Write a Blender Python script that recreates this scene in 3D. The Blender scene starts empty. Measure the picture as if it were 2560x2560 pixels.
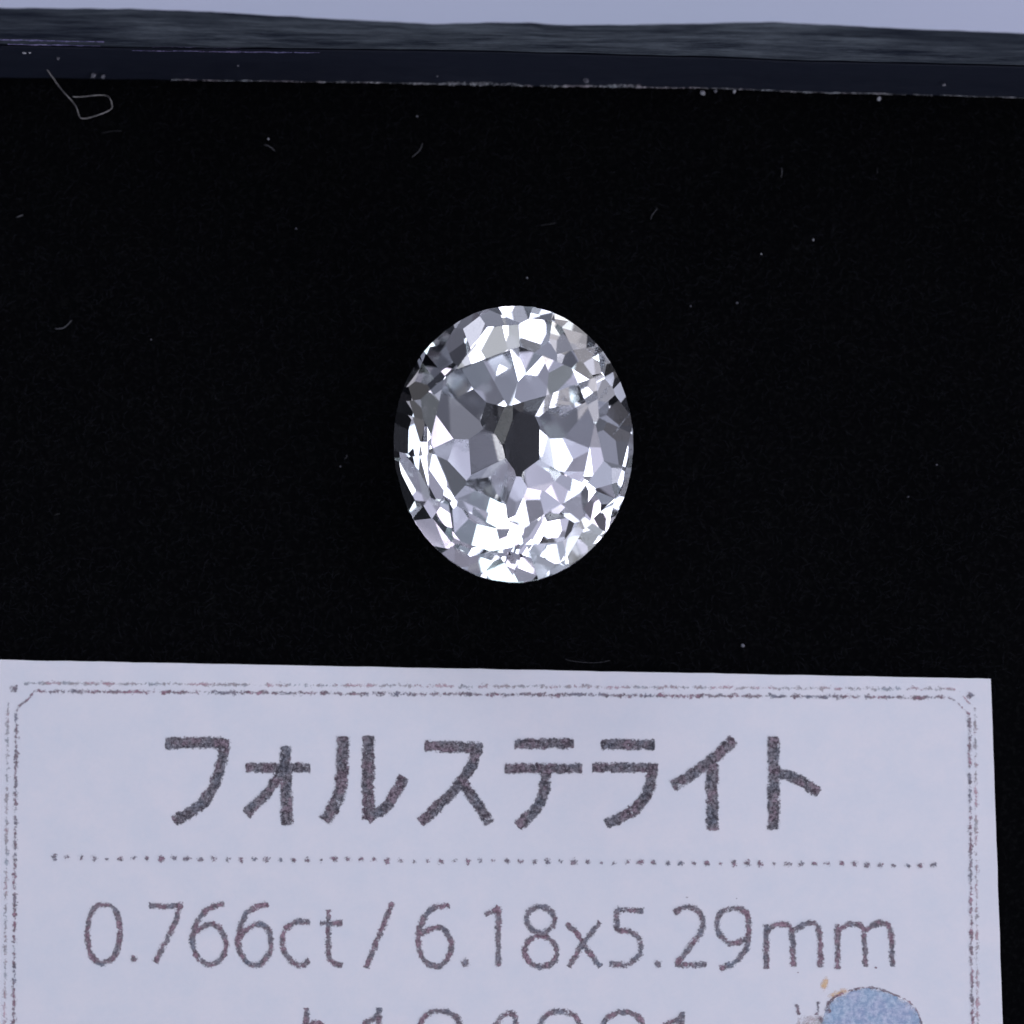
import bpy, math, random
from mathutils import Vector, Matrix, noise
sc = bpy.context.scene
col = sc.collection
# one Blender unit is one millimetre
sc.unit_settings.system = 'METRIC'
sc.unit_settings.scale_length = 0.001

# ------------------------------------------------------------------ camera
TILT = math.radians(4.0)
DIST = 75.0
CAM = Vector((0, -DIST*math.sin(TILT), DIST*math.cos(TILT)))
SPAN = 22.6/72.5                      # frame width over distance
cam_d = bpy.data.cameras.new('camera')
cam = bpy.data.objects.new('camera', cam_d); col.objects.link(cam)
cam.location = CAM
cam.rotation_euler = (TILT, 0, 0)
cam_d.sensor_width = 36
cam_d.lens = 36/SPAN
cam_d.clip_start = 1; cam_d.clip_end = 2000
cam_d.dof.use_dof = True
cam_d.dof.focus_distance = DIST-1.6
cam_d.dof.aperture_fstop = cam_d.lens/1000/(2*0.90)
sc.camera = cam
RIGHT = Vector((1, 0, 0)); UP = Vector((0, math.cos(TILT), math.sin(TILT))); BACK = (CAM).normalized()

def ray(px, py):
    return (-BACK + RIGHT*((px-1280)/2560*SPAN) + UP*((1280-py)/2560*SPAN)).normalized()
def at(px, py, z=0.0):
    """the point of the level plane at height z that the photograph shows at px, py (2560 px frame)"""
    d = ray(px, py)
    return CAM + d*((z-CAM.z)/d.z)

# ------------------------------------------------------------------ world, lamps, exposure
w = bpy.data.worlds.new('World'); sc.world = w; w.use_nodes = True
bg = w.node_tree.nodes['Background']
UNSEEN_LAMPS = [(0.000, 0.000, 0.150, 30),
         (0.191, -0.635, 0.436, 163),
         (0.139, 0.145, 0.547, 141),
         (-0.537, 0.085, 0.591, 112),
         (0.696, -0.099, 0.499, 100),
         (-0.298, -0.386, 0.081, 255),
         (-0.211, 0.706, 0.197, 255),
         (-0.217, 0.083, 0.136, 255),
         (0.499, -0.101, 0.208, 255),
         (0.598, -0.689, 0.236, 255),
         (-0.014, -0.489, 0.093, 255),
         (0.307, 0.423, 0.178, 255),
         (0.126, 0.081, 0.059, 255)]
bg.inputs[0].default_value = (0.72, 0.76, 1.0, 1)
bg.inputs[1].default_value = 0.015
sc.view_settings.view_transform = 'Standard'; sc.view_settings.look = 'None'
sc.view_settings.exposure = 0; sc.view_settings.gamma = 1

GEM_PX = (1283.6, 1108.0)
GIRDLE_Z = 2.42
GEM_AT = at(GEM_PX[0], GEM_PX[1], GIRDLE_Z)
# frame in which the stone was cut: its table faces GEM_N, and the stone lies a few degrees over on its pavilion
vo = Vector((0.04, 9.85, -56.97)).normalized()
ro = Vector((1, 0, 0)); uo = ro.cross(vo).normalized()
vw = (GEM_AT-CAM).normalized()
rw = (RIGHT - vw*RIGHT.dot(vw)).normalized(); uw = rw.cross(vw).normalized()
if uw.y < 0: uw = -uw
if uo.y < 0: uo = -uo
ca, sa = math.cos(math.radians(1.0)), math.sin(math.radians(1.0))
rw2 = rw*ca + uw*sa; uw2 = uw*ca - rw*sa
Mo = Matrix((ro, uo, vo)).transposed(); Mw = Matrix((rw2, uw2, vw)).transposed()
GEM_R = Mw @ Mo.transposed()

def srgb(v):
    v /= 255
    return v/12.92 if v <= .04045 else ((v+.055)/1.055)**2.4
TINT = [(0.76, 0.80, 1.0), (0.90, 0.82, 1.0), (0.66, 0.86, 1.0), (1.0, 0.90, 0.84)]
WHITE = [(0.84, 0.88, 1.0), (1.0, 0.86, 1.0), (0.78, 0.96, 1.0), (0.90, 0.90, 1.0), (0.80, 0.90, 1.0), (1.0, 0.90, 0.82)]
for i, (u, v, r, lev) in enumerate(UNSEEN_LAMPS[1:]):  # unseen lamps, laid out to fit the stone's bright and dark areas
    z = 1-(u*u+v*v)
    k = math.sqrt(1+z)
    d = GEM_R @ Vector((u*k, v*k, z)).normalized()
    bright = lev > 250
    dist = 210 if bright else 300
    half = math.acos(max(-1, 1-r*r))
    ld = bpy.data.lights.new('lamp', 'AREA')
    ld.shape = 'DISK'
    ld.size = 2*dist*math.tan(min(half, 1.0))
    L = 3.0 if bright else srgb(lev)*0.98
    area = math.pi*(ld.size/2)**2
    ld.energy = L*math.pi*area
    ca_ = (WHITE if bright else TINT)[i % (6 if bright else 4)]
    cb_ = (WHITE if bright else TINT)[(i+3) % (6 if bright else 4)]
    # added pattern: each unseen lamp is brighter mid-disc and shifts in colour across it
    ld.use_nodes = True; nt = ld.node_tree; em = nt.nodes['Emission']
    geo = nt.nodes.new('ShaderNodeNewGeometry'); sub = nt.nodes.new('ShaderNodeVectorMath'); sub.operation = 'SUBTRACT'
    sub.inputs[1].default_value = (.5, .5, 0); nt.links.new(geo.outputs['Parametric'], sub.inputs[0])
    sp = nt.nodes.new('ShaderNodeSeparateXYZ'); nt.links.new(sub.outputs[0], sp.inputs[0])
    cmb = nt.nodes.new('ShaderNodeCombineXYZ'); nt.links.new(sp.outputs[0], cmb.inputs[0]); nt.links.new(sp.outputs[1], cmb.inputs[1])
    ln = nt.nodes.new('ShaderNodeVectorMath'); ln.operation = 'LENGTH'; nt.links.new(cmb.outputs[0], ln.inputs[0])
    mr = nt.nodes.new('ShaderNodeMapRange'); nt.links.new(ln.outputs['Value'], mr.inputs[0])
    mr.interpolation_type = 'SMOOTHSTEP'
    mr.inputs[1].default_value = 0.0; mr.inputs[2].default_value = 0.5
    mr.inputs[3].default_value = 1.7 if bright else 2.0; mr.inputs[4].default_value = .50 if bright else .16
    # added stripes, stronger on the wide lamps, to vary the reflections in the facets
    sn = nt.nodes.new('ShaderNodeMath'); sn.operation = 'MULTIPLY'; nt.links.new(sp.outputs[(i+1) % 2], sn.inputs[0]); sn.inputs[1].default_value = 2*math.pi*(4.5 if not bright else 3.0)
    sn2 = nt.nodes.new('ShaderNodeMath'); sn2.operation = 'COSINE'; nt.links.new(sn.outputs[0], sn2.inputs[0])
    sn3 = nt.nodes.new('ShaderNodeMath'); sn3.operation = 'MULTIPLY_ADD'; nt.links.new(sn2.outputs[0], sn3.inputs[0])
    sn3.inputs[1].default_value = .38 if not bright else .22; sn3.inputs[2].default_value = 1.0
    sn4 = nt.nodes.new('ShaderNodeMath'); sn4.operation = 'MULTIPLY'; nt.links.new(sn3.outputs[0], sn4.inputs[0]); nt.links.new(mr.outputs[0], sn4.inputs[1])
    nt.links.new(sn4.outputs[0], em.inputs['Strength'])
    mx = nt.nodes.new('ShaderNodeMix'); mx.data_type = 'RGBA'
    ad = nt.nodes.new('ShaderNodeMath'); ad.operation = 'MULTIPLY_ADD'; nt.links.new(sp.outputs[i % 2], ad.inputs[0])
    ad.inputs[1].default_value = 1.3; ad.inputs[2].default_value = .5; ad.use_clamp = True
    nt.links.new(ad.outputs[0], mx.inputs[0])
    k3 = (.975, .985, 1.05)
    mx.inputs[6].default_value = (*[a*b for a, b in zip(ca_, k3)], 1); mx.inputs[7].default_value = (*[a*b for a, b in zip(cb_, k3)], 1)
    nt.links.new(mx.outputs[2], em.inputs['Color'])
    lo = bpy.data.objects.new('lamp', ld); col.objects.link(lo)
    lo.location = GEM_AT + d*dist
    lo.rotation_euler = d.to_track_quat('Z', 'Y').to_euler()

sc.cycles.max_bounces = 28
sc.cycles.transmission_bounces = 28
sc.cycles.glossy_bounces = 28
sc.cycles.transparent_max_bounces = 24
sc.cycles.diffuse_bounces = 4
sc.cycles.sample_clamp_indirect = 0
sc.cycles.caustics_refractive = True
sc.cycles.caustics_reflective = True
sc.cycles.blur_glossy = 0.0
sc.cycles.use_denoising = True

# ------------------------------------------------------------------ helpers
R = random.Random(7)
def link(name, me, parent=None, mat=None):
    o = bpy.data.objects.new(name, me); col.objects.link(o)
    if parent: o.parent = parent
    if mat and me and not me.materials: me.materials.append(mat)
    return o
def mesh(name, vs, fs, uvs=None, smooth=False):
    me = bpy.data.meshes.new(name)
    me.from_pydata([tuple(v) for v in vs], [], fs)
    if uvs:
        ul = me.uv_layers.new(name='stroke')
        for l in me.loops: ul.data[l.index].uv = uvs[l.vertex_index]
    if smooth:
        for p in me.polygons: p.use_smooth = True
    me.update()
    return me
def tag(o, label=None, cat=None, group=None, kind=None):
    for k, v in (('label', label), ('category', cat), ('group', group), ('kind', kind)):
        if v: o[k] = v
    return o
def empty(name, loc):
    o = bpy.data.objects.new(name, None); col.objects.link(o); o.location = loc
    o.empty_display_size = 1
    return o
def part_of(o, p):
    o.parent = p
    o.matrix_parent_inverse = Matrix.Translation(-Vector(p.location))
    return o
class N:
    """tiny node-tree writer"""
    def __init__(s, name):
        s.m = bpy.data.materials.new(name); s.m.use_nodes = True
        s.t = s.m.node_tree; s.t.nodes.clear()
        s.out = s.t.nodes.new('ShaderNodeOutputMaterial')
    def n(s, typ, ins=None, **kw):
        x = s.t.nodes.new('ShaderNode'+typ)
        for k, v in kw.items(): setattr(x, k, v)
        for k, v in (ins or {}).items():
            if isinstance(v, bpy.types.NodeSocket): s.t.links.new(v, x.inputs[k])
            else: x.inputs[k].default_value = v
        return x
    def math(s, op, a, b=0.0, c=0.0, clamp=False):
        x = s.n('Math', {0: a, 1: b, 2: c}, operation=op, use_clamp=clamp); return x.outputs[0]
    def ramp(s, fac, stops):
        x = s.n('ValToRGB', {0: fac}); e = x.color_ramp.elements
        while len(e) < len(stops): e.new(.5)
        for q, (p, c) in zip(e, stops):
            q.position = p; q.color = (c, c, c, 1) if not isinstance(c, tuple) else (*c, 1)
        return x.outputs[0]
    def noise(s, vec, scale, detail=3, rough=.6):
        return s.n('TexNoise', {'Vector': vec, 'Scale': scale, 'Detail': detail, 'Roughness': rough})
    def coord(s, scale=(1, 1, 1)):
        c = s.n('NewGeometry').outputs['Position']
        return s.n('Mapping', {0: c, 3: scale}).outputs[0]
    def mix(s, f, a, b, bt='MIX'):
        x = s.n('Mix', {0: f}, data_type='RGBA', blend_type=bt)
        for i, v in ((6, a), (7, b)):
            if isinstance(v, bpy.types.NodeSocket): s.t.links.new(v, x.inputs[i])
            else: x.inputs[i].default_value = (*v, 1) if len(v) == 3 else v
        return x.outputs[2]
    def surf(s, sock):
        s.t.links.new(sock, s.out.inputs[0]); return s.m

# ------------------------------------------------------------------ materials
def mat_felt():
    k = N('felt'); c = k.coord()
    n1 = k.noise(c, 9, 4, .7).outputs[0]; n2 = k.noise(c, .25, 2).outputs[0]
    cl = k.mix(n2, (.0016, .0017, .0022), (.0026, .0027, .0032))
    cl = k.mix(k.ramp(n1, [(.5, 0.0), (.75, 1.0)]), cl, (.006, .0062, .0065))
    b = k.n('Bump', {'Height': n1, 'Strength': .6, 'Distance': .05})
    p = k.n('BsdfPrincipled', {'Base Color': cl, 'Roughness': 1.0, 'Specular IOR Level': 0.0, 'Normal': b.outputs[0]})
    return k.surf(p.outputs[0])
def mat_plain(name, c, rough=.6, spec=.3, **kw):
    k = N(name); co = k.coord()
    n1 = k.noise(co, 30, 3).outputs[0]
    cl = k.mix(n1, tuple(x*.75 for x in c), tuple(min(1, x*1.2) for x in c))
    p = k.n('BsdfPrincipled', {'Base Color': cl, 'Roughness': rough, 'Specular IOR Level': spec, **kw})
    return k.surf(p.outputs[0])
def mat_ledge():
    k = N('black_leatherette')
    n1 = k.noise(k.coord((.6, 3, 3)), 3, 4).outputs[0]
    n2 = k.noise(k.coord((1, 1, 1)), 45, 3).outputs[0]
    cl = k.mix(n1, (.0075, .010, .021), (.021, .024, .038))
    b = k.n('Bump', {'Height': n2, 'Strength': .25, 'Distance': .02})
    p = k.n('BsdfPrincipled', {'Base Color': cl, 'Roughness': .55, 'Specular IOR Level': .12, 'Normal': b.outputs[0]})
    return k.surf(p.outputs[0])
def mat_rim():
    k = N('cut_board_edge')
    n1 = k.noise(k.coord((.32, 2.6, 2.6)), 1.25, 6, .68).outputs[0]
    n2 = k.noise(k.coord((1.3, 4, 4)), 2.6, 5, .75).outputs[0]
    n3 = k.noise(k.coord((1, 1, 1)), .16, 2).outputs[0]
    f = k.ramp(k.math('MULTIPLY', n1, k.math('MULTIPLY_ADD', n2, .6, .7)), [(.36, 0.0), (.70, 1.0)])
    f = k.math('MULTIPLY', f, k.ramp(n3, [(.35, .3), (.62, 1.0)]))
    cl = k.mix(f, (.016, .021, .036), (.17, .195, .235))
    b = k.n('Bump', {'Height': n1, 'Strength': .5, 'Distance': .2})
    p = k.n('BsdfPrincipled', {'Base Color': cl, 'Roughness': .8, 'Specular IOR Level': .1, 'Normal': b.outputs[0]})
    return k.surf(p.outputs[0])
def mat_paper():
    k = N('card_paper'); c = k.coord()
    n1 = k.noise(c, .35, 3).outputs[0]; n2 = k.noise(c, 1.3, 4, .7).outputs[0]; n3 = k.noise(c, 14, 3, .7).outputs[0]
    cl = k.mix(n1, (.73, .74, .78), (.79, .76, .79))
    cl = k.mix(k.ramp(n2, [(.35, 0.0), (.7, 1.0)]), cl, (.70, .72, .77))
    cl = k.mix(k.math('MULTIPLY', n3, .16), cl, (.52, .52, .58))
    b = k.n('Bump', {'Height': n3, 'Strength': .10, 'Distance': .01})
    p = k.n('BsdfPrincipled', {'Base Color': cl, 'Roughness': .85, 'Specular IOR Level': .15, 'Normal': b.outputs[0]})
    return k.surf(p.outputs[0])
def mat_table():
    k = N('white_table'); c = k.coord()
    n1 = k.noise(c, .15, 3).outputs[0]; n2 = k.noise(c, 6, 3).outputs[0]
    cl = k.mix(n1, (.56, .62, .74), (.62, .64, .78))
    cl = k.mix(k.math('MULTIPLY', n2, .12), cl, (.46, .48, .56))
    p = k.n('BsdfPrincipled', {'Base Color': cl, 'Roughness': .8, 'Specular IOR Level': .2})
    return k.surf(p.outputs[0])
def mat_ink(name, dark, light, cover, soft=.16, grain=9.0, hue=1.0, edge=.55, rag=1.0, peak=1.0):
    """toner: ragged at the stroke's rim (uv = how far across / towards the end), speckled inside"""
    k = N(name); c = k.coord()
    uv = k.n('UVMap', uv_map='stroke').outputs[0]
    s = k.n('SeparateXYZ', {0: uv})
    a = k.math('POWER', k.math('ABSOLUTE', s.outputs[0]), 4.0)
    e = k.math('POWER', k.math('ABSOLUTE', s.outputs[1]), 4.0)
    d = k.math('SUBTRACT', 1.0, k.math('POWER', k.math('ADD', a, e), .25))      # 1 centre, 0 rim
    g1 = k.noise(c, grain, 4, .75).outputs[0]
    g2 = k.noise(c, grain*2.7, 3, .8).outputs[0]
    g = k.math('ADD', k.math('MULTIPLY', k.math('SUBTRACT', g1, .5), 2.2*rag), k.math('MULTIPLY', k.math('SUBTRACT', g2, .5), 1.5*rag))
    dm = k.math('MINIMUM', k.math('MULTIPLY', d, 1/edge), 1.0)
    m = k.math('ADD', dm, k.math('ADD', g, cover-1.0))
    al = k.n('MapRange', {0: m, 1: .30-soft, 2: .30+soft, 4: peak}).outputs[0]
    nh = k.noise(k.coord(), grain*.42, 2); nf = k.noise(k.coord((1.1, 1.1, 1.1)), grain*1.9, 4, .8).outputs[0]
    cl = k.mix(k.ramp(nf, [(.42, 0.0), (.62, 1.0)]), dark, light)
    hsv = k.n('Mix', {0: .5*hue}, data_type='RGBA', blend_type='OVERLAY')
    k.t.links.new(cl, hsv.inputs[6]); 
    hc = k.n('ValToRGB', {0: nh.outputs[0]})
    for q, (p, cc) in zip([hc.color_ramp.elements[0], hc.color_ramp.elements[1], hc.color_ramp.elements.new(.5), hc.color_ramp.elements.new(.42), hc.color_ramp.elements.new(.58)],
                          [(.30, (.40, .55, .62)), (.72, (.75, .35, .35)), (.5, (.5, .5, .5)), (.43, (.45, .5, .52)), (.6, (.62, .44, .50))]):
        q.position = p; q.color = (*cc, 1)
    k.t.links.new(hc.outputs[0], hsv.inputs[7])
    p = k.n('BsdfPrincipled', {'Base Color': hsv.outputs[2], 'Roughness': .8, 'Specular IOR Level': .15})
    tr = k.n('BsdfTransparent')
    mx = k.n('MixShader', {0: al, 1: tr.outputs[0], 2: p.outputs[0]})
    return k.surf(mx.outputs[0])
def mat_gem():
    k = N('forsterite_crystal')
    g = k.n('BsdfGlass', {'Color': (.985, .99, .995, 1), 'Roughness': 0.0, 'IOR': 1.655})
    return k.surf(g.outputs[0])
def mat_girdle():
    k = N('ground_girdle')
    g = k.n('BsdfGlass', {'Color': (.95, .96, .98, 1), 'Roughness': 0.12, 'IOR': 1.655})
    return k.surf(g.outputs[0])
def mat_feather():
    k = N('cleavage_feather'); c = k.coord()
    n1 = k.noise(c, 4, 4, .7).outputs[0]
    f = k.ramp(n1, [(.38, .0), (.66, .75)])
    d = k.n('BsdfTranslucent', {'Color': (.85, .87, .95, 1)}); d2 = k.n('BsdfGlossy', {'Color': (.9, .92, 1, 1), 'Roughness': .25})
    a = k.n('MixShader', {0: .45, 1: d.outputs[0], 2: d2.outputs[0]})
    tr = k.n('BsdfTransparent')
    return k.surf(k.n('MixShader', {0: f, 1: tr.outputs[0], 2: a.outputs[0]}).outputs[0])

FELT = mat_felt(); LEDGE = mat_ledge(); RIM = mat_rim(); PAPER = mat_paper(); TABLE = mat_table()
FIBRE = mat_plain('felt_fibre', (.012, .0125, .016), 1.0, 0.1)
LINT = mat_plain('pale_lint', (.42, .40, .40), .8, .2)
LINT2 = mat_plain('dull_lint', (.095, .095, .105), .8, .2)
GREYL = mat_plain('faint_lint', (.05, .05, .055), .8, .2)
SPECK = mat_plain('dust_grain', (.38, .38, .42), .7, .3)
SPECK2 = mat_plain('dull_grain', (.16, .16, .19), .7, .3)
INK = mat_ink('black_toner', (.058, .050, .060), (.29, .265, .29), .83, grain=6.5, soft=.26, edge=.50, rag=1.35, peak=.94)
INK2 = mat_ink('thin_toner', (.12, .10, .115), (.34, .29, .32), .72, grain=8.0, soft=.26, hue=1.6, edge=.75, rag=1.35, peak=.90)
BORD = mat_ink('border_toner', (.16, .125, .14), (.36, .28, .31), .40, soft=.28, grain=5.5, hue=1.8, edge=.9, rag=1.5, peak=.85)
BORD2 = mat_ink('pale_border_toner', (.34, .29, .29), (.50, .44, .44), .30, soft=.3, grain=5.0, hue=1.8, edge=.9, rag=1.5, peak=.7)
DOT = mat_ink('dot_toner', (.14, .115, .13), (.34, .28, .32), .62, soft=.28, grain=7.0, hue=1.7, edge=.85, rag=1.6, peak=.85)
BLUE = mat_ink('blue_print', (.30, .40, .55), (.54, .62, .74), 1.2, grain=4.5, soft=.3, hue=.5, edge=.25, peak=.92)
ORANGE = mat_ink('orange_print', (.78, .46, .18), (.80, .60, .38), .70, soft=.5, grain=3.5, hue=.4, edge=.95, peak=.8)
BEIGE = mat_ink('beige_print', (.40, .37, .34), (.58, .54, .52), .80, soft=.45, grain=4.0, hue=.8, edge=.95, peak=.8)

# ------------------------------------------------------------------ ground: white table, felt
t = mesh('table_surface', [(-400, -300, -9), (400, -300, -9), (400, 500, -9), (-400, 500, -9)], [(0, 1, 2, 3)])
tag(link('table_surface', t, mat=TABLE), 'pale lavender white surface beyond the black case', None, None, 'structure')

def foot_y(x):                        # line where ledge meets felt, in photo pixels
    pts = [(-400, 188), (0, 194), (400, 199), (900, 206), (1230, 213), (1700, 220), (2140, 233), (2560, 244), (2960, 254)]
    return lerp(pts, x)
def rimlo_y(x):
    pts = [(-400, 104), (0, 110), (300, 116), (900, 121), (1250, 126), (1680, 138), (2100, 151), (2560, 162), (2960, 172)]
    return lerp(pts, x)
def rimhi_y(x):
    pts = [(-400, 20), (0, 20), (300, 22), (450, 26), (560, 31), (700, 40), (850, 48), (1000, 55), (1080, 60), (1150, 58), (1220, 56),
           (1330, 58), (1420, 63), (1560, 62), (1660, 60), (1780, 58), (1880, 55), (1960, 56), (2100, 64), (2300, 73), (2560, 84), (2960, 96)]
    return lerp(pts, x)
def lerp(pts, x):
    for (a, b), (c, d) in zip(pts, pts[1:]):
        if x <= c:
            f = max(0, (x-a)/(c-a)); f = f*f*(3-2*f) if abs(d-b) > 12 else f
            return b+(d-b)*f
    return pts[-1][1]

nx, ny = 120, 90
vs = []; fs = []
for j in range(ny+1):
    for i in range(nx+1):
        px = -1400+5360*i/nx
        top = at(px, foot_y(px)+1.0, 0)
        y = top.y + .25 - (top.y+.25+24)*(j/ny)
        x = top.x
        z = .035*(noise.noise(Vector((x*.25, y*.25, 3))))
        vs.append((x, y, z-.03))
for j in range(ny):
    for i in range(nx):
        a = j*(nx+1)+i; fs.append((a, a+nx+1, a+nx+2, a+1))
felt = link('felt_pad', mesh('felt_pad', vs, fs, smooth=True), mat=FELT)
tag(felt, 'matte black felt pad lining the case under the gem and card', None, None, 'structure')

# nap of the felt: short curled fibres nobody could count
vs = []; fs = []
def tube(pts, rad, vs, fs, sides=3, taper=True):
    base = len(vs); n = len(pts)
    for i, p in enumerate(pts):
        d = (pts[min(i+1, n-1)]-pts[max(i-1, 0)]).normalized()
        s = d.cross(Vector((0, 0, 1)));
        if s.length < 1e-3: s = Vector((1, 0, 0))
        s.normalize(); t_ = s.cross(d)
        r = rad*(.35 if taper and i in (0, n-1) else 1)
        for k in range(sides):
            a = 2*math.pi*k/sides
            vs.append(p + s*(math.cos(a)*r) + t_*(math.sin(a)*r))
    for i in range(n-1):
        for k in range(sides):
            a = base+i*sides+k; b = base+i*sides+(k+1) % sides
            fs.append((a, b, b+sides, a+sides))
for i in range(15000):
    px, py = R.uniform(-60, 2620), R.uniform(205, 1720)
    if py < foot_y(px)+6: continue
    p = at(px, py, 0)
    a = R.uniform(0, 6.283); L = R.uniform(.06, .26)*(1.6 if R.random() < .06 else 1); c = R.uniform(-2.5, 2.5)
    pts = []
    z = R.uniform(-.01, .01)
    for q in range(4):
        pts.append(p.copy()+Vector((0, 0, z+.03*math.sin(q*1.05))))
        p += Vector((math.cos(a), math.sin(a), 0))*(L/3); a += c*L
    tube(pts, R.uniform(.0025, .0050), vs, fs)
nap = link('felt_nap', mesh('felt_nap', vs, fs), mat=FIBRE)
tag(nap, 'fine black fibres of the felt pad', None, None, 'stuff')

# ------------------------------------------------------------------ display case: ledge, rim, scuffed joint
case = empty('display_case', (0, at(1280, 213, 0).y, 0))
tag(case, 'black display case with a raised fibrous rim behind the gem', 'display case')
def sweep(name, rows, mat, thick=None):
    """rows: list of functions px -> point, front to back"""
    vs = []; fs = []; n = 220
    for r in rows:
        for i in range(n+1):
            vs.append(r(-900+4360*i/n))
    for j in range(len(rows)-1):
        for i in range(n):
            a = j*(n+1)+i; fs.append((a, a+1, a+n+2, a+n+1))
    o = link(name, mesh(name, vs, fs, smooth=True), mat=mat)
    return part_of(o, case)
def wob(px, s, k): return k*noise.noise(Vector((px*s, 7.3, 1.1)))
LZ, RZ, TZ = 2.0, 2.9, 5.0
sweep('ledge', [lambda p: at(p, foot_y(p)+2, -.4),
                lambda p: at(p, foot_y(p)+wob(p, .012, 1.5), .0),
                lambda p: at(p, foot_y(p)-3, .08),
                lambda p: at(p, foot_y(p)*.55+rimlo_y(p)*.45, .62),
                lambda p: at(p, rimlo_y(p)+9, LZ),
                lambda p: at(p, rimlo_y(p)+4, LZ+.05),
                lambda p: at(p, rimlo_y(p)-3, LZ-.2),
                lambda p: at(p, rimlo_y(p)-8, LZ-.8)], LEDGE)
sweep('rim', [lambda p: at(p, rimlo_y(p)-9, RZ-.9),
              lambda p: at(p, rimlo_y(p)+wob(p, .01, 1.5)+1, RZ-.15),
              lambda p: at(p, rimlo_y(p)+wob(p, .01, 1.5)-2, RZ+.05),
              lambda p: at(p, rimlo_y(p)*.7+rimhi_y(p)*.3+wob(p, .02, 2), RZ+.5),
              lambda p: at(p, rimlo_y(p)*.35+rimhi_y(p)*.65+wob(p, .015, 2), RZ+1.2),
              lambda p: at(p, rimhi_y(p)+4+wob(p, .02, 2), TZ-.1),
              lambda p: at(p, rimhi_y(p)+wob(p, .02, 2), TZ),
              lambda p: at(p, rimhi_y(p), TZ) + Vector((0, .03, -.15)),
              lambda p: at(p, rimhi_y(p), TZ) + Vector((0, 1.6, -13.4))], RIM)

# ------------------------------------------------------------------ strokes
def ribbon(pts, width, z, closed=False, ext=.45, toward=None, dz=.0006):
    """flat stroke: pts in world (x, y); returns verts, faces, uvs"""
    # resample with Catmull-Rom where not closed corner
    P = [Vector((p.x, p.y)) for p in pts]
    if closed: P = P + [P[0]]
    n = len(P); w2 = width/2
    if not closed:
        d0 = (P[0]-P[1]).normalized(); d1 = (P[-1]-P[-2]).normalized()
        P = [P[0]+d0*w2*ext] + P + [P[-1]+d1*w2*ext]
    vs = []; uvs = []; fs = []
    m = len(P)
    for i, p in enumerate(P):
        if closed:
            a = P[(i-1) % (m-1)]; b = P[(i+1) % (m-1)]
            t1 = (p-a).normalized() if (p-a).length else None; t2 = (b-p).normalized() if (b-p).length else None
            if i == m-1: a = P[m-2]; b = P[1]; t1 = (p-a).normalized(); t2 = (b-p).normalized()
        else:
            t1 = (p-P[i-1]).normalized() if i else None
            t2 = (P[i+1]-p).normalized() if i < m-1 else None
            t1 = t1 or t2; t2 = t2 or t1
        tt = (t1+t2).normalized(); nn = Vector((-tt.y, tt.x))
        k = 1/max(.6, tt.dot(t2))
        e = 0.0 if closed else (1.0 if i in (0, m-1) else 0.0)
        for s in (-1, 1):
            q = p+nn*(s*w2*k)
            vs.append((q.x, q.y, z+dz*i)); uvs.append((s, e))
        # middle vertex keeps |v| linear
        vs.append((p.x, p.y, z+dz*i)); uvs.append((0, e))
    for i in range(m-1):
        a = i*3; b = a+3
        fs.append((a, a+2, b+2, b)); fs.append((a+2, a+1, b+1, b+2))
    return vs, fs, uvs
def smooth_pts(pts, closed=False, sub=4):
    n = len(pts); out = []
    rng = range(n) if closed else range(n-1)
    for i in rng:
        p0 = pts[(i-1) % n] if closed or i > 0 else pts[0]; p1 = pts[i]; p2 = pts[(i+1) % n]
        p3 = pts[(i+2) % n] if closed or i+2 < n else pts[-1]
        for k in range(sub):
            t = k/sub
            out.append(tuple(.5*((2*p1[j])+(-p0[j]+p2[j])*t+(2*p0[j]-5*p1[j]+4*p2[j]-p3[j])*t*t+(-p0[j]+3*p1[j]-3*p2[j]+p3[j])*t**3) for j in (0, 1)))
    if not closed: out.append(pts[-1])
    return out
MM = SPAN*DIST/2560                   # mm per photo pixel on the felt

# ------------------------------------------------------------------ label card
CZ = .18
card = empty('label_card', at(1240, 1690, 0))
tag(card, 'white printed card with grey Japanese lettering and a dotted rule', 'card')
tl, tr_ = at(-22, 1649, CZ), at(2477, 1697, CZ)
rd = (at(2507, 2560, CZ)-tr_); ld_ = at(-40, 2560, CZ)-tl
n = 90; top = []
for i in range(n+1):
    f = i/n; p = tl.lerp(tr_, f)
    p.y += .012*noise.noise(Vector((f*30, 0, 0)))+.006*noise.noise(Vector((f*120, 5, 0))); top.append(p)
right = [tr_ + rd*(k/20*1.35)+Vector((.010*noise.noise(Vector((k*1.3, 9, 0))) if k else 0, 0, 0)) for k in range(1, 21)]
left = [tl + ld_*(k/20*1.35) for k in range(20, 0, -1)]
outl = top+right+left
vs = [Vector(p) for p in outl]+[Vector((p.x, p.y, CZ-.16)) for p in outl]
m = len(outl)
fs = [tuple(range(m))[::-1], tuple(range(m, 2*m))]+[(i, (i+1) % m, m+(i+1) % m, m+i) for i in range(m)]
part_of(link('paper', mesh('paper', vs, fs), mat=PAPER), card)
IZ = CZ+.004
zc = [0]
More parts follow.
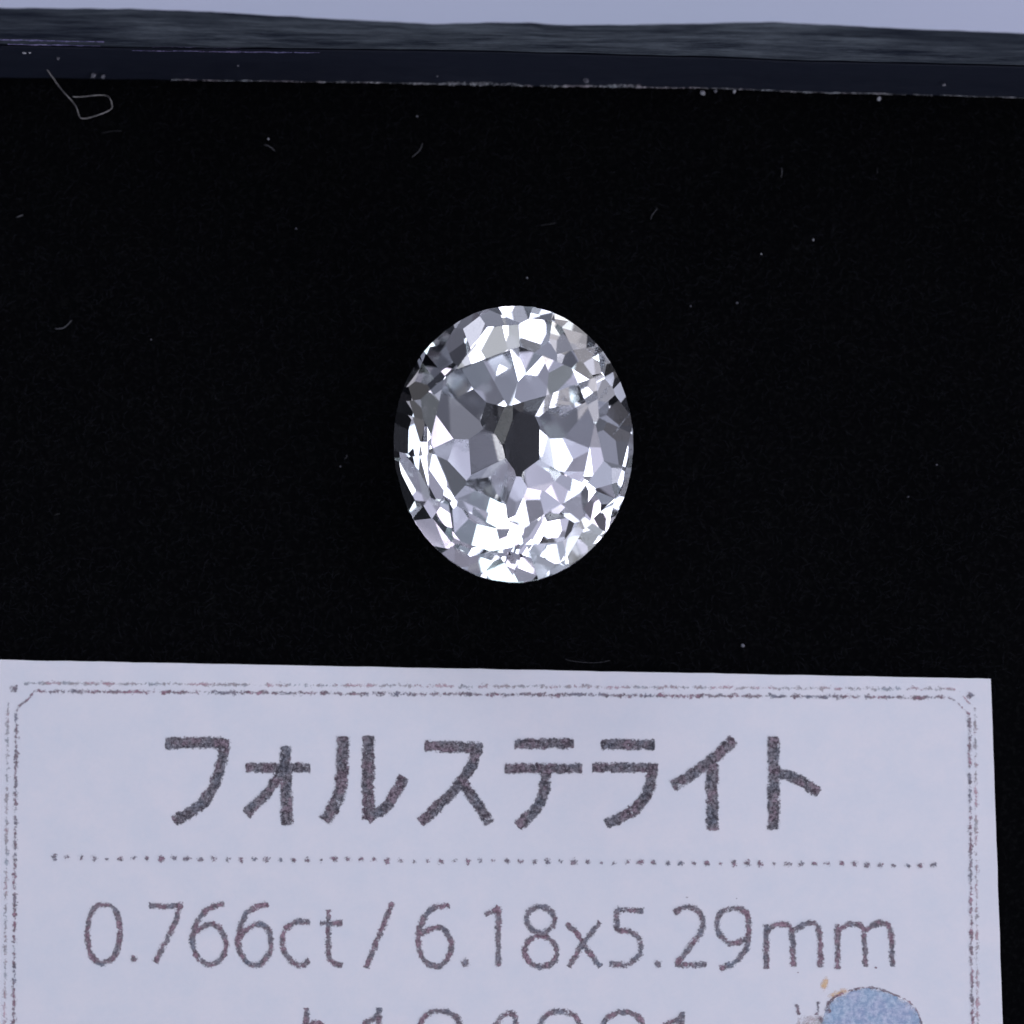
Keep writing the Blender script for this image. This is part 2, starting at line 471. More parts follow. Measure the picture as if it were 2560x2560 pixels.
def glyph(name, strokes, origin, scale, mat, wpx, label=None):
    """strokes: list of (points, closed, smooth) in crop pixels"""
    V = []; F = []; U = []
    for s in strokes:
        pts, closed, sm = s[:3]
        wd = s[3] if len(s) > 3 else wpx
        if sm: pts = smooth_pts(pts, closed)
        zc[0] += 1
        z = IZ + .0022*(zc[0] % 7)
        P = [at(origin[0]+x/scale, origin[1]+y/scale, IZ) for x, y in pts]
        v, f, u = ribbon(P, wd/scale*MM, z, closed, dz=.00005)
        b = len(V); V += v; U += u; F += [tuple(b+q for q in ff) for ff in f]
    o = part_of(link(name, mesh(name, V, F, U), mat=mat), card)
    if label: o['label'] = label
    return o
def disc(name, c, rad, origin, scale, mat, n=14, ry=None, group=None):
    V = []; F = []; U = []
    cs = c if isinstance(c, list) else [c]
    for (x, y, *r) in cs:
        rr = (r[0] if r else rad)
        p = at(origin[0]+x/scale, origin[1]+y/scale, IZ)
        b = len(V); V.append((p.x, p.y, IZ+.017)); U.append((0, 0))
        for i in range(n):
            a = 2*math.pi*i/n
            V.append((p.x+math.cos(a)*rr/scale*MM, p.y+math.sin(a)*(ry or rr)/scale*MM, IZ+.017)); U.append((1, 0))
        F += [(b, b+1+i, b+1+(i+1) % n) for i in range(n)]
    return part_of(link(name, mesh(name, V, F, U), mat=mat), card)
A_, SA = (350, 1780), 2.077
B_ = (1200, 1780)
K = 'katakana_character'
G = 1.16   # the toner eats a little of each stroke's rim
glyph(K, [([(145, 163), (300, 158), (432, 160)], 0, 0, 62*G), ([(440, 150), (432, 210), (412, 300), (370, 410), (290, 505), (185, 562)], 0, 1, 62*G)], A_, SA, INK, 60*G)
glyph(K, [([(560, 290), (875, 290)], 0, 0, 54*G), ([(755, 190), (758, 330), (765, 575)], 0, 1, 64*G), ([(730, 320), (650, 430), (560, 522)], 0, 1, 56*G)], A_, SA, INK, 60)
glyph(K, [([(1055, 140), (1050, 300), (1030, 440), (965, 555)], 0, 1, 68*G), ([(1187, 135), (1185, 330), (1187, 545)], 0, 0, 68*G), ([(1190, 548), (1270, 500), (1330, 410), (1365, 345)], 0, 1, 60*G)], A_, SA, INK, 60)
glyph(K, [([(1490, 175), (1765, 187)], 0, 0, 60*G), ([(1755, 180), (1715, 290), (1620, 420), (1465, 568)], 0, 1, 62*G), ([(1690, 390), (1755, 480), (1808, 570)], 0, 1, 60*G)], A_, SA, INK, 60)
glyph(K, [([(190, 165), (475, 165)], 0, 0, 56*G), ([(140, 293), (520, 292)], 0, 0, 54*G), ([(337, 300), (335, 400), (295, 500), (205, 585)], 0, 1, 62*G)], B_, SA, INK, 60)
glyph(K, [([(638, 168), (895, 170)], 0, 0, 58*G), ([(592, 288), (915, 290)], 0, 0, 52*G), ([(893, 285), (880, 390), (810, 500), (665, 580)], 0, 1, 62*G)], B_, SA, INK, 60)
glyph(K, [([(1310, 150), (1180, 270), (1010, 380)], 0, 1, 62*G), ([(1205, 275), (1205, 600)], 0, 0, 66*G)], B_, SA, INK, 60)
glyph(K, [([(1525, 140), (1525, 598)], 0, 0, 64*G), ([(1545, 315), (1650, 350), (1750, 415)], 0, 1, 58*G)], B_, SA, INK, 60)

C_, SC = (180, 2200), 3.864
W1 = 80
glyph('digit', [([(310, 235), (390, 260), (440, 340), (460, 470), (450, 620), (410, 730), (350, 785), (270, 800), (200, 750), (150, 610), (155, 440), (190, 310), (245, 245)], 1, 1)], C_, SC, INK2, W1)
disc('decimal_point', (600, 765), 50, C_, SC, INK2)
glyph('digit', [([(755, 248), (880, 255), (1060, 248)], 0, 0), ([(1040, 245), (1000, 400), (920, 560), (805, 785)], 0, 1)], C_, SC, INK2, W1)
glyph('digit', [([(1460, 232), (1330, 270), (1230, 370), (1185, 480), (1165, 590), (1195, 710), (1270, 795), (1370, 810), (1460, 730), (1490, 620), (1450, 490), (1370, 430), (1290, 440), (1200, 500)], 0, 1)], C_, SC, INK2, W1)
glyph('digit', [([(1885, 230), (1770, 270), (1680, 330), (1630, 450), (1600, 560), (1620, 680), (1690, 790), (1780, 820), (1870, 770), (1920, 660), (1910, 520), (1860, 440), (1770, 430), (1680, 490), (1620, 550)], 0, 1)], C_, SC, INK2, W1)
D_, SD = (660, 2200), 3.578
W2 = 75
glyph('letter', [([(400, 375), (290, 375), (200, 430), (165, 530), (185, 640), (240, 720), (330, 765), (400, 725)], 0, 1)], D_, SD, INK2, W2)
glyph('letter', [([(575, 275), (575, 480), (578, 660), (610, 730), (690, 762)], 0, 1), ([(510, 385), (692, 385)], 0, 0)], D_, SD, INK2, W2)
glyph('slash', [([(1150, 205), (1080, 380), (1010, 540), (920, 778)], 0, 1)], D_, SD, INK2, W2)
glyph('digit', [([(1650, 230), (1540, 242), (1450, 310), (1395, 420), (1380, 530), (1400, 660), (1460, 740), (1550, 770), (1630, 720), (1680, 600), (1650, 490), (1590, 430), (1500, 430), (1405, 480)], 0, 1)], D_, SD, INK2, W2)
disc('decimal_point', (1805, 740), 52, D_, SD, INK2)
E_ = (1180, 2200)
glyph('digit', [([(130, 312), (232, 255)], 0, 0), ([(236, 245), (236, 765)], 0, 0)], E_, SD, INK2, W2)
glyph('digit', [([(610, 240), (700, 270), (740, 350), (710, 430), (620, 480), (530, 430), (490, 360), (520, 280)], 1, 1), ([(610, 495), (700, 535), (755, 610), (750, 700), (690, 760), (610, 780), (520, 740), (475, 660), (480, 590), (530, 525)], 1, 1)], E_, SD, INK2, W2)
glyph('letter', [([(850, 395), (930, 470), (1010, 590), (1080, 690), (1140, 770)], 0, 1), ([(1140, 385), (1060, 480), (980, 590), (870, 770)], 0, 1)], E_, SD, INK2, W2)
glyph('digit', [([(1525, 275), (1310, 262)], 0, 0), ([(1302, 270), (1295, 440)], 0, 0), ([(1290, 445), (1420, 465), (1500, 530), (1512, 620), (1470, 700), (1380, 755), (1240, 750)], 0, 1)], E_, SD, INK2, W2)
disc('decimal_point', (1660, 750), 52, E_, SD, INK2)
F_, SF = (1680, 2200), 3.22
W3 = 69
glyph('digit', [([(25, 260), (110, 215), (200, 240), (245, 320), (230, 420), (160, 520), (90, 610), (35, 672)], 0, 1), ([(30, 682), (270, 682)], 0, 0)], F_, SF, INK2, W3)
glyph('digit', [([(490, 230), (400, 260), (365, 340), (372, 420), (430, 490), (500, 510), (580, 480), (615, 400), (610, 300), (570, 245)], 1, 1), ([(617, 400), (602, 540), (550, 620), (480, 680), (395, 712)], 0, 1)], F_, SF, INK2, W3)
for dx in (0, 578):
    q = dx/578
    glyph('letter', [([(757+dx, 365), (757+dx, 705)], 0, 0), ([(765+dx, 405), (830+dx, 360), (925+dx, 362), (968+dx, 415), (975+dx, 690)], 0, 1), ([(980+dx, 410), (1050+dx, 362), (1130+dx, 345), (1180+dx, 400), (1197+dx, 690)], 0, 1)], F_, SF, INK2, W3)
for i, (x, y) in enumerate([(120, 140), (520, 148), (1015, 745), (1640, 705)]):
    disc('toner_speck', (x, y), 20, F_, SF, BORD, n=8, ry=9)
# third line, only its top shows above the frame's lower edge
G_ = (700, 2400); H_ = (1200, 2400)
glyph('letter', [([(235, 440), (238, 1000)], 0, 0), ([(250, 600), (330, 560), (420, 640), (430, 820), (340, 960), (250, 940)], 0, 1)], G_, SD, INK2, W2)
glyph('digit', [([(885, 440), (885, 980)], 0, 0), ([(880, 500), (750, 575)], 0, 0)], G_, SD, INK2, W2)
glyph('digit', [([(1250, 590), (1310, 490), (1440, 455), (1565, 500), (1620, 620), (1620, 820), (1540, 960), (1420, 985), (1300, 940), (1240, 800)], 1, 1)], G_, SD, INK2, W2)
glyph('digit', [([(270, 470), (190, 520), (100, 640), (20, 840)], 0, 1), ([(270, 470), (320, 540), (300, 980)], 0, 1), ([(20, 840), (400, 840)], 0, 0)], H_, SD, INK2, W2)
glyph('digit', [([(530, 600), (600, 490), (730, 462), (840, 500), (910, 620), (910, 820), (840, 960), (720, 985), (600, 940), (530, 800)], 1, 1)], H_, SD, INK2, W2)
glyph('digit', [([(1100, 600), (1160, 500), (1290, 465), (1410, 505), (1470, 620), (1470, 820), (1400, 960), (1290, 985), (1170, 940), (1100, 800)], 1, 1)], H_, SD, INK2, W2)
glyph('digit', [([(1808, 475), (1808, 980)], 0, 0), ([(1795, 520), (1655, 580)], 0, 0)], H_, SD, INK2, W2)

# printed frame of two broken lines
O_ = (0, 0)
def line(a, b, k=24): return [(a[0]+(b[0]-a[0])*i/k, a[1]+(b[1]-a[1])*i/k+R.uniform(-.6, .6)) for i in range(k+1)]
glyph('border_line', [(line((84, 1728), (2374, 1744), 60), 0, 0)], O_, 1, BORD, 21)
glyph('border_line', [(line((62, 1708), (2392, 1723), 60), 0, 0)], O_, 1, BORD2, 20)
glyph('border_line', [([(84, 1730), (70, 1748), (50, 1764), (42, 1780)], 0, 1, 13), (line((41, 1780), (33, 2620), 30), 0, 0)], O_, 1, BORD, 20)
glyph('border_line', [(line((20, 1758), (11, 2620), 30), 0, 0)], O_, 1, BORD2, 20)
glyph('border_line', [([(2378, 1746), (2392, 1756), (2408, 1772), (2424, 1786)], 0, 1, 13), (line((2423, 1790), (2431, 2620), 30), 0, 0)], O_, 1, BORD, 19)
glyph('border_line', [([(2398, 1728), (2414, 1748), (2432, 1764)], 0, 1, 11), (line((2438, 1770), (2444, 2620), 30), 0, 0)], O_, 1, BORD2, 20)
disc('corner_dot', (36, 1721), 13, O_, 1, DOT)
disc('corner_dot', (2427, 1740), 12, O_, 1, DOT)
dots = []
for i in range(67):
    f = i/66
    dots.append((136+(2335-136)*f+R.uniform(-1.5, 1.5), 2144+19*f+R.uniform(-2, 2), R.uniform(9.5, 12)))
for (x, y, r) in dots:
    disc('rule_dot', (x, y), r*R.uniform(.85, 1.2), O_, 1, DOT, n=9, ry=r*R.uniform(.75, 1.1))

# printed emblem: blue dome, orange marks, small pale figure with two stalks
def blob(name, pts, mat, z, label=None):
    P = [at(x, y, IZ) for x, y in smooth_pts(pts, True, 5)]
    c = sum(P, Vector())/len(P)
    V = [(c.x, c.y, z)]+[(p.x, p.y, z) for p in P]; U = [(0, 0)]+[(1, 0)]*len(P)
    F = [(0, 1+i, 1+(i+1) % len(P)) for i in range(len(P))]
    o = part_of(link(name, mesh(name, V, F, U), mat=mat), card)
    if label: o['label'] = label
    return o
blob('emblem_dome', [(2060, 2600), (2066, 2520), (2090, 2496), (2140, 2474), (2180, 2470), (2230, 2486), (2275, 2510), (2298, 2540), (2308, 2600), (2200, 2650)], BLUE, IZ+.001, 'blue printed dome')
glyph('emblem_outline', [([(2064, 2530), (2072, 2505), (2100, 2486), (2140, 2472), (2185, 2470), (2230, 2484), (2275, 2506), (2296, 2535), (2308, 2580)], 0, 1)], O_, 1, BORD, 13)
for s in ([(1992, 2512), (1998, 2535)], [(2046, 2506), (2042, 2535)], [(2072, 2505), (2074, 2530)]):
    glyph('emblem_stalk', [(s, 0, 0, 14)], O_, 1, DOT, 12)
disc('emblem_spot', (2051, 2547), 9, O_, 1, DOT, n=9)
blob('emblem_body', [(1985, 2600), (1992, 2548), (2020, 2534), (2060, 2538), (2075, 2560), (2070, 2620), (2020, 2640)], BEIGE, IZ+.0015)
blob('emblem_mark', [(2048, 2470), (2058, 2445), (2066, 2438), (2074, 2446), (2068, 2470), (2058, 2482)], ORANGE, IZ+.002, 'small orange printed mark')
blob('emblem_mark', [(2068, 2490), (2092, 2472), (2110, 2470), (2128, 2474), (2106, 2490), (2080, 2498)], ORANGE, IZ+.0025, 'small orange printed mark')

# ------------------------------------------------------------------ scuffs and painted gleam on the case
def mat_scuff():
    m = mat_ink('pale_scuff', (.08, .08, .09), (.42, .42, .44), .62, soft=.32, grain=3.6, hue=.6, edge=.9, rag=1.7)
    return m
SCUFF = mat_scuff()
def scuff(name, segs, mat, z):  # flat ribbons, for the scuffs and for the painted gleam
    V = []; F = []; U = []
    for n_, (pts, wd, zz) in enumerate(segs):
        P = [at(x, y, zz) for x, y in pts]
        v, f, u = ribbon(P, wd*MM, 0, False, dz=0)
        v = [(a, b, P[0].z+(P[-1].z-P[0].z)*(i/len(v))+.006*(n_ % 5)) for i, (a, b, c) in enumerate(v)]
        b = len(V); V += v; U += u; F += [tuple(b+q for q in ff) for ff in f]
    return part_of(link(name, mesh(name, V, F, U), mat=mat), case)
def fl(a, b, k=20, dy=0): return [(a+(b-a)*i/k, foot_y(a+(b-a)*i/k)+dy+R.uniform(-1, 1)) for i in range(k+1)]
scuff('scuffed_joint', [(fl(430, 800), 4, .10), (fl(800, 1010), 5, .10), (fl(1000, 1140), 7, .10), (fl(1120, 1220, dy=-2), 13, .13), (fl(1190, 1290, dy=-3), 15, .14), (fl(1280, 1420), 8, .12),
                        (fl(1410, 1560, dy=-1), 7, .12), (fl(1520, 1600, dy=-3), 13, .13), (fl(1590, 1800), 6, .11), (fl(1780, 2000), 5, .11), (fl(1990, 2330), 5, .11), (fl(2350, 2560), 3, .1)], SCUFF, .1)
VIO = mat_plain('violet_sheen', (.10, .09, .17), .35, .6)
GLEAM = mat_ink('painted_gleam', (.08, .075, .15), (.24, .22, .38), .70, soft=.3, grain=3.0, hue=.4, edge=.9)  # violet highlight along the ledge's upper edge, painted as pale colour
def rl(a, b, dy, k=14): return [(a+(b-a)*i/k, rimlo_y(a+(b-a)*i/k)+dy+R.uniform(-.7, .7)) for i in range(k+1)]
scuff('painted_gleam', [(rl(380, 600, 0), 6, LZ+.25), (rl(430, 560, -4), 6, LZ+.55), (rl(330, 640, 11), 5, LZ+.07), (rl(500, 800, 12), 6, LZ+.07), (rl(0, 260, -10), 6, RZ+.4), (rl(20, 250, 0), 5, RZ+.25)], GLEAM, 2)

# ------------------------------------------------------------------ lint and dust, each a thing of its own
def hair(name, px, rad, mat, label, cat='fibre', group=None, z=.03, lift=.05, sub=5):
    pts = smooth_pts(px, False, sub)
    loc = at(px[0][0], px[0][1], z)
    P = [at(x, y, z+lift*abs(math.sin(i*.37))) - loc for i, (x, y) in enumerate(pts)]
    v = []; f = []
    tube(P, rad, v, f, sides=5)
    o = link(name, mesh(name, v, f, smooth=True), mat=mat); o.location = loc
    return tag(o, label, cat, group)
hair('thread', [(104, 154), (122, 180), (154, 224), (177, 249), (191, 268), (198, 289), (205, 296), (228, 293), (275, 275), (279, 256), (268, 240), (242, 238), (205, 242), (181, 242)],
     .0085, LINT, 'long pale thread curled into an open loop at the upper left of the felt', 'thread', z=.12, lift=.25)
hairs = [([(660, 361), (675, 367), (688, 378)], .009, LINT2, 'short curved grey fibre just below a bright white grain on the felt'),
         ([(1056, 357), (1050, 375), (1030, 393)], .009, LINT2, 'curved grey fibre on the felt between the case rim and the top of the gem'),
         ([(137, 822), (160, 819), (180, 800)], .011, LINT2, 'bright curved fibre far to the left of the gem'),
         ([(40, 544), (50, 540), (58, 537)], .013, LINT2, 'stubby grey fibre at the left edge of the felt'),
         ([(255, 333), (280, 328), (305, 327)], .005, GREYL, 'faint level fibre right below the looped thread'),
         ([(1644, 521), (1631, 537), (1627, 549)], .007, LINT2, 'small curved fibre above and right of the gem'),
         ([(1954, 418), (1955, 430), (1953, 444)], .007, LINT2, 'short upright fibre in the upper right of the felt'),
         ([(2194, 418), (2193, 434)], .005, GREYL, 'faint upright fibre near the upper right corner of the felt'),
         ([(866, 1136), (867, 1142), (862, 1147)], .007, LINT2, 'tiny hooked fibre beside the left side of the gem'),
         ([(136, 1288), (150, 1284)], .006, GREYL, 'faint fibre low on the left of the felt above the card'),
         ([(1412, 1648), (1440, 1654), (1490, 1657), (1525, 1651)], .006, GREYL, 'shallow curved fibre lying along the top edge of the card'),
         ([(1352, 563), (1390, 558)], .005, GREYL, 'faint level fibre straight above the gem')]
for px, r, m_, lab in hairs: hair('lint_fibre', px, r, m_, lab, 'fibre', 'lint fibres on the felt')
def grain(px, py, size, mat, label, z=.04):
    me_v = []; me_f = []
    rr = random.Random(int(px*31+py))
    rings = 4; seg = 6
    me_v.append(Vector((0, 0, size*.8)))
    for j in range(1, rings):
        th = math.pi*j/rings
        for k in range(seg):
            a = 2*math.pi*k/seg+.3*j; s = size*rr.uniform(.45, 1.4)
            me_v.append(Vector((math.sin(th)*math.cos(a)*s, math.sin(th)*math.sin(a)*s, math.cos(th)*s*.8)))
    me_v.append(Vector((0, 0, -size*.7)))
    for k in range(seg): me_f.append((0, 1+k, 1+(k+1) % seg))
    for j in range(rings-2):
        for k in range(seg):
            a = 1+j*seg+k; b = 1+j*seg+(k+1) % seg; me_f.append((a, a+seg, b+seg, b))
    l = 1+(rings-2)*seg
    for k in range(seg): me_f.append((l+k, len(me_v)-1, l+(k+1) % seg))
    o = link('dust_grain', mesh('dust_grain', me_v, me_f), mat=mat)
    o.location = at(px, py, z)
    return tag(o, label, 'dust', 'dust grains')
q = MM
for px, py, s, m_, lab, z in [
    (671, 347, 3.0, SPECK, 'bright white grain just above a short curved fibre on the felt', .04),
    (2033, 600, 3.0, SPECK, 'bright grain on the felt to the upper right of the gem', .04),
    (1903, 635, 2.4, SPECK, 'small pale grain on the felt left of and below a brighter one', .04),
    (1318, 695, 2.6, SPECK, 'small pale grain just above the top of the gem', .04),
    (1727, 765, 2.2, SPECK2, 'dull grain right of the gem shoulder, the lefter of two', .04),
    (1843, 757, 2.6, SPECK2, 'dull grain right of the gem shoulder, the righter of two', .04),
    (1043, 291, 3.0, SPECK, 'small white grain on the felt below the middle of the case ledge', .04),
    (1758, 231, 6.5, SPECK, 'largest pale crumb at the foot of the ledge', .08),
    (1788, 228, 4.5, SPECK2, 'middle one of three crumbs at the foot of the ledge', .08),
    (1836, 228, 4.0, SPECK, 'rightmost of three crumbs close together at the foot of the ledge', .08),
    (2198, 247, 5.0, SPECK, 'lone bright crumb by the ledge near the right edge of the photo', .08),
    (1466, 203, 7.0, SPECK2, 'round fluffy speck on the ledge just above its scuffed foot', .35),
    (1198, 143, 3.0, SPECK, 'tiny white grain high on the ledge above the gem', 1.6),
    (1093, 191, 3.0, SPECK2, 'dull grain low on the ledge left of the widest scuff', .5),
    (112, 108, 5.0, SPECK, 'white crumb stuck at the foot of the rim at the upper left', 2.9),
    (60, 131, 5.0, SPECK, 'left one of a pair of crumbs on the left end of the ledge', 1.6),
    (74, 129, 5.0, SPECK, 'right one of a pair of crumbs on the left end of the ledge', 1.6),
    (146, 145, 5.0, SPECK2, 'dull smeared crumb on the ledge above the looped thread', 1.2),
    (235, 189, 7.0, SPECK2, 'larger of two crumbs at the ledge foot right of the looped thread', .25),
    (258, 192, 4.5, SPECK2, 'smaller of two crumbs at the ledge foot right of the looped thread', .25),
    (595, 164, 3.0, SPECK2, 'dull grain in the middle of the ledge, left of the gem', .8),
    (851, 1166, 2.6, SPECK2, 'dull grain below the tiny hooked fibre left of the gem', .04),
    (1858, 1613, 4.2, SPECK2, 'lone grain on the felt just above the right part of the card', .04),
    (2342, 1162, 2.2, SPECK2, 'tiny grain far right of the gem', .04),
    (2271, 1242, 2.4, SPECK2, 'tiny grain to the lower right of the gem', .04),
    (378, 849, 2.2, SPECK2, 'tiny grain far to the left of the gem', .04),
    (740, 572, 2.2, SPECK2, 'tiny grain to the upper left of the gem', .04),
    (2222, 150, 3.0, SPECK2, 'small grain on the lower edge of the rim at the right', 2.75),
    (2360, 212, 4.0, SPECK2, 'dull fleck on the ledge at the far right', .6)]:
    grain(px, py, s*q*(1.1 if s > 3 else .85), m_, lab, z)

# ------------------------------------------------------------------ the gemstone: a convex cut worked out plane by plane
CUT = [(-0.81, 43.200, 1.0000, 0.0856, 1),
       (50.35, 43.437, 1.0000, 0.1349, 1),
       (95.31, 46.073, 0.9853, 0.0645, 1),
       (141.34, 43.986, 0.9880, 0.0856, 1),
       (181.62, 43.587, 1.0000, 0.0444, 1),
       (221.79, 40.920, 0.9824, 0.1231, 1),
       (272.13, 45.080, 1.0000, -0.0268, 1),
       (322.67, 42.088, 1.0000, 0.1342, 1),
       (14.35, 46.196, 0.9974, 0.0380, 1),
       (30.49, 43.898, 1.0000, 0.1380, 1),
       (65.61, 43.847, 1.0000, 0.1753, 1),
       (78.40, 44.291, 0.9947, 0.1511, 1),
       (100.09, 42.781, 0.9915, 0.0592, 1),
       (121.85, 41.869, 0.9945, -0.0230, 1),
       (145.77, 45.145, 0.9960, 0.0549, 1),
       (173.25, 41.989, 0.9929, 0.1330, 1),
       (195.95, 44.997, 1.0000, 0.0059, 1),
       (218.93, 42.239, 1.0000, 0.1099, 1),
       (242.82, 45.321, 1.0000, 0.0711, 1),
       (262.26, 43.728, 0.9815, 0.0217, 1),
       (287.13, 43.743, 0.9961, 0.0011, 1),
       (305.12, 45.965, 0.9892, 0.0305, 1),
       (331.35, 44.355, 0.9732, 0.0885, 1),
       (348.64, 48.297, 0.9916, 0.1595, 1),
       (24.30, 29.473, 0.5698, 1.0067, 1),
       (70.07, 28.360, 0.5903, 0.9392, 1),
       (107.50, 27.486, 0.5810, 0.8965, 1),
       (164.38, 29.734, 0.5706, 0.9801, 1),
       (204.96, 29.793, 0.5688, 0.9493, 1),
       (247.44, 27.611, 0.5737, 0.8756, 1),
       (296.78, 29.559, 0.6214, 0.8670, 1),
       (344.89, 26.276, 0.6150, 0.9109, 1),
       (-1.96, -0.693, 0.0000, 0.8683, 1),
       (22.02, 51.944, 1.0000, 0.1372, -1),
       (37.72, 52.647, 0.9901, 0.1152, -1),
       (60.34, 50.224, 0.9946, 0.0338, -1),
       (83.34, 48.891, 0.9839, 0.0166, -1),
       (103.90, 51.349, 1.0000, 0.0189, -1),
       (127.31, 51.229, 1.0000, 0.1073, -1),
       (145.09, 52.317, 0.9810, 0.1307, -1),
       (171.45, 50.247, 0.9837, 0.0519, -1),
       (195.70, 50.607, 0.9877, 0.0067, -1),
       (228.78, 51.319, 0.9752, 0.0467, -1),
       (237.75, 49.338, 1.0000, 0.0180, -1),
       (259.40, 49.061, 1.0000, 0.1019, -1),
       (289.83, 49.280, 0.9827, 0.1421, -1),
       (307.11, 49.243, 1.0000, 0.0322, -1),
       (322.02, 52.940, 0.9958, 0.0953, -1),
       (352.80, 54.139, 0.9872, 0.1123, -1),
       (6.46, 44.371, 0.8748, 0.5524, -1),
       (26.55, 43.071, 0.9106, 0.5802, -1),
       (50.30, 46.616, 0.9057, 0.6383, -1),
       (69.75, 43.988, 0.8541, 0.6534, -1),
       (95.72, 45.287, 0.9232, 0.6363, -1),
       (116.40, 44.857, 0.8867, 0.5189, -1),
       (142.91, 44.076, 0.8721, 0.6224, -1),
       (160.19, 46.098, 0.8536, 0.5769, -1),
       (185.07, 44.071, 0.8754, 0.5968, -1),
       (199.55, 43.867, 0.9161, 0.6670, -1),
       (232.60, 44.367, 0.8751, 0.5281, -1),
       (250.99, 44.033, 0.9011, 0.6726, -1),
       (283.28, 46.253, 0.8496, 0.5962, -1),
       (297.53, 43.826, 0.8497, 0.6094, -1),
       (320.45, 43.085, 0.8786, 0.6501, -1),
       (344.51, 43.831, 0.8728, 0.7068, -1),
       (3.06, 44.065, 0.6517, 1.3394, -1),
       (53.17, 48.058, 0.6290, 1.3237, -1),
       (98.45, 46.648, 0.6566, 1.1636, -1),
       (139.67, 47.278, 0.6377, 1.2381, -1),
       (182.21, 47.308, 0.6372, 1.1741, -1),
       (226.57, 48.672, 0.6649, 1.1879, -1),
       (281.72, 45.292, 0.6537, 1.2734, -1),
       (314.56, 49.443, 0.6577, 1.2132, -1),
       (3.41, 34.685, 0.5372, 1.6907, -1),
       (59.42, 37.437, 0.4857, 1.7828, -1),
       (94.39, 38.001, 0.5419, 1.8034, -1),
       (137.69, 36.136, 0.4737, 1.7764, -1),
       (185.72, 35.325, 0.4912, 1.6661, -1),
       (224.70, 33.539, 0.4993, 1.6683, -1),
       (278.95, 33.750, 0.4975, 1.7573, -1),
       (323.07, 36.537, 0.4884, 1.7116, -1),
       (27.12, 16.368, 0.3052, 2.1579, -1),
       (68.89, 16.673, 0.3283, 2.2204, -1),
       (120.13, 18.657, 0.2944, 2.2235, -1),
       (167.57, 18.334, 0.3115, 2.2632, -1),
       (209.70, 17.098, 0.2858, 2.2979, -1),
       (244.76, 14.804, 0.3000, 2.3064, -1),
       (303.12, 17.104, 0.3395, 2.2438, -1),
       (334.75, 17.843, 0.2738, 2.3190, -1)]
GA, GB = 2.645, 3.09
def cut_planes():
    out = []
    for i, (az, sl, fr, z0, sg) in enumerate(CUT):
        a, s = math.radians(az), math.radians(sl)
        hx, hy = math.cos(a)/GA, math.sin(a)/GB; h = math.hypot(hx, hy)
        n_ = Vector((hx/h*math.sin(s), hy/h*math.sin(s), sg*math.cos(s)))
        p = Vector((GA*math.cos(a)*fr, GB*math.sin(a)*fr, sg*z0))
        kind = 'main_facet' if i < 8 else 'upper_girdle_facet' if i < 24 else 'star_facet' if i < 32 else 'table_facet' if i == 32 else 'pavilion'
        out.append((n_, n_.dot(p), kind))
    for k in range(48):
        a = k/48*2*math.pi
        n_ = Vector((math.cos(a)/GA, math.sin(a)/GB, 0)).normalized()
        out.append((n_, n_.dot(Vector((GA*math.cos(a), GB*math.sin(a), 0))), 'girdle'))
    return out
PL = cut_planes()
facets = []
for i, (n_, d, kind) in enumerate(PL):
    s = n_.orthogonal().normalized(); t_ = n_.cross(s)
    poly = [n_*d+s*x+t_*y for x, y in ((-20, -20), (20, -20), (20, 20), (-20, 20))]
    for j, (m_, e, _) in enumerate(PL):
        if i == j: continue
        new = []
        for k in range(len(poly)):
            p, q_ = poly[k], poly[(k+1) % len(poly)]
            a, b = m_.dot(p)-e, m_.dot(q_)-e
            if a <= 0: new.append(p)
            if (a < 0 < b) or (b < 0 < a): new.append(p.lerp(q_, a/(a-b)))
        poly = new
        if len(poly) < 3: break
    if len(poly) >= 3: facets.append((kind, poly))
uniq = []
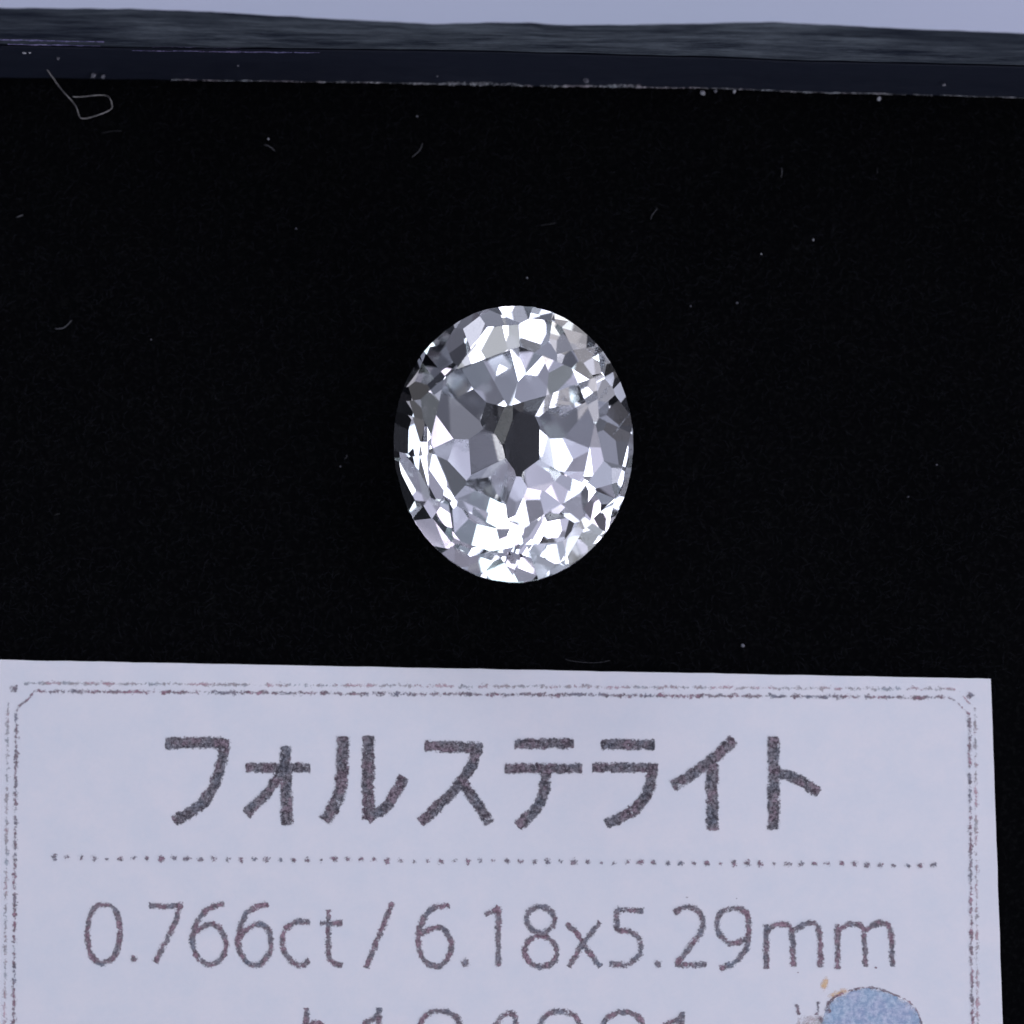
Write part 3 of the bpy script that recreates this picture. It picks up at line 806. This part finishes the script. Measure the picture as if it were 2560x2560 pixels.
def vid(p):
    for k, q_ in enumerate(uniq):
        if (q_-p).length < 3e-4: return k
    uniq.append(p.copy()); return len(uniq)-1
GEMM = mat_gem(); GIRM = mat_girdle()
named = {}
for kind, poly in facets:
    ids = []
    for p in poly:
        k = vid(p)
        if k not in ids: ids.append(k)
    if len(ids) >= 3: named.setdefault(kind, []).append(ids)
low = min((GEM_R @ p).z for p in uniq)
gem = empty('gemstone', GEM_AT)
gem.rotation_mode = 'QUATERNION'; gem.rotation_quaternion = GEM_R.to_quaternion()
tag(gem, 'clear oval faceted gemstone glittering on black felt', 'gemstone')
print('gem lowest point', low + GIRDLE_Z, 'facets', {k: len(v) for k, v in named.items()})
def gem_part(name, faces, mat):
    used = sorted({k for f in faces for k in f}); re = {k: i for i, k in enumerate(used)}
    me = mesh(name, [uniq[k] for k in used], [tuple(re[k] for k in f) for f in faces])
    return link(name, me, gem, mat)
for kind, faces in named.items():
    if kind in ('pavilion', 'girdle'): gem_part(kind, faces, GIRM if kind == 'girdle' else GEMM)
    else:
        for f in faces: gem_part(kind, [f], GEMM)
# cleavage feathers inside the right of the stone
FE = mat_feather()
def feather(pts, depth, seed):
    rr = random.Random(seed); V = []; F = []
    n_ = len(pts); rows = 4
    for j in range(rows):
        for i, (x, y) in enumerate(pts):
            X = (x-851)/743*GA; Y = -(y-961)/866*GB
            V.append(Vector((X+(j-1.5)*.05+rr.uniform(-.03, .03), Y+(j-1.5)*.09+rr.uniform(-.03, .03), depth-(j-1.5)*.10+rr.uniform(-.03, .03))))
    for j in range(rows-1):
        for i in range(n_-1):
            a = j*n_+i; F.append((a, a+1, a+n_+1, a+n_))
    link('feather_inclusion', mesh('feather_inclusion', V, F, smooth=True), gem, FE)
feather([(1010, 790), (1060, 760), (1120, 770), (1200, 790), (1280, 740), (1350, 690), (1420, 640)], .05, 1)
feather([(1080, 700), (1140, 680), (1220, 690), (1250, 740)], .0, 2)
feather([(1300, 370), (1350, 400), (1390, 450), (1410, 500)], .0, 3)
feather([(1440, 900), (1500, 850), (1550, 800)], -.05, 4)
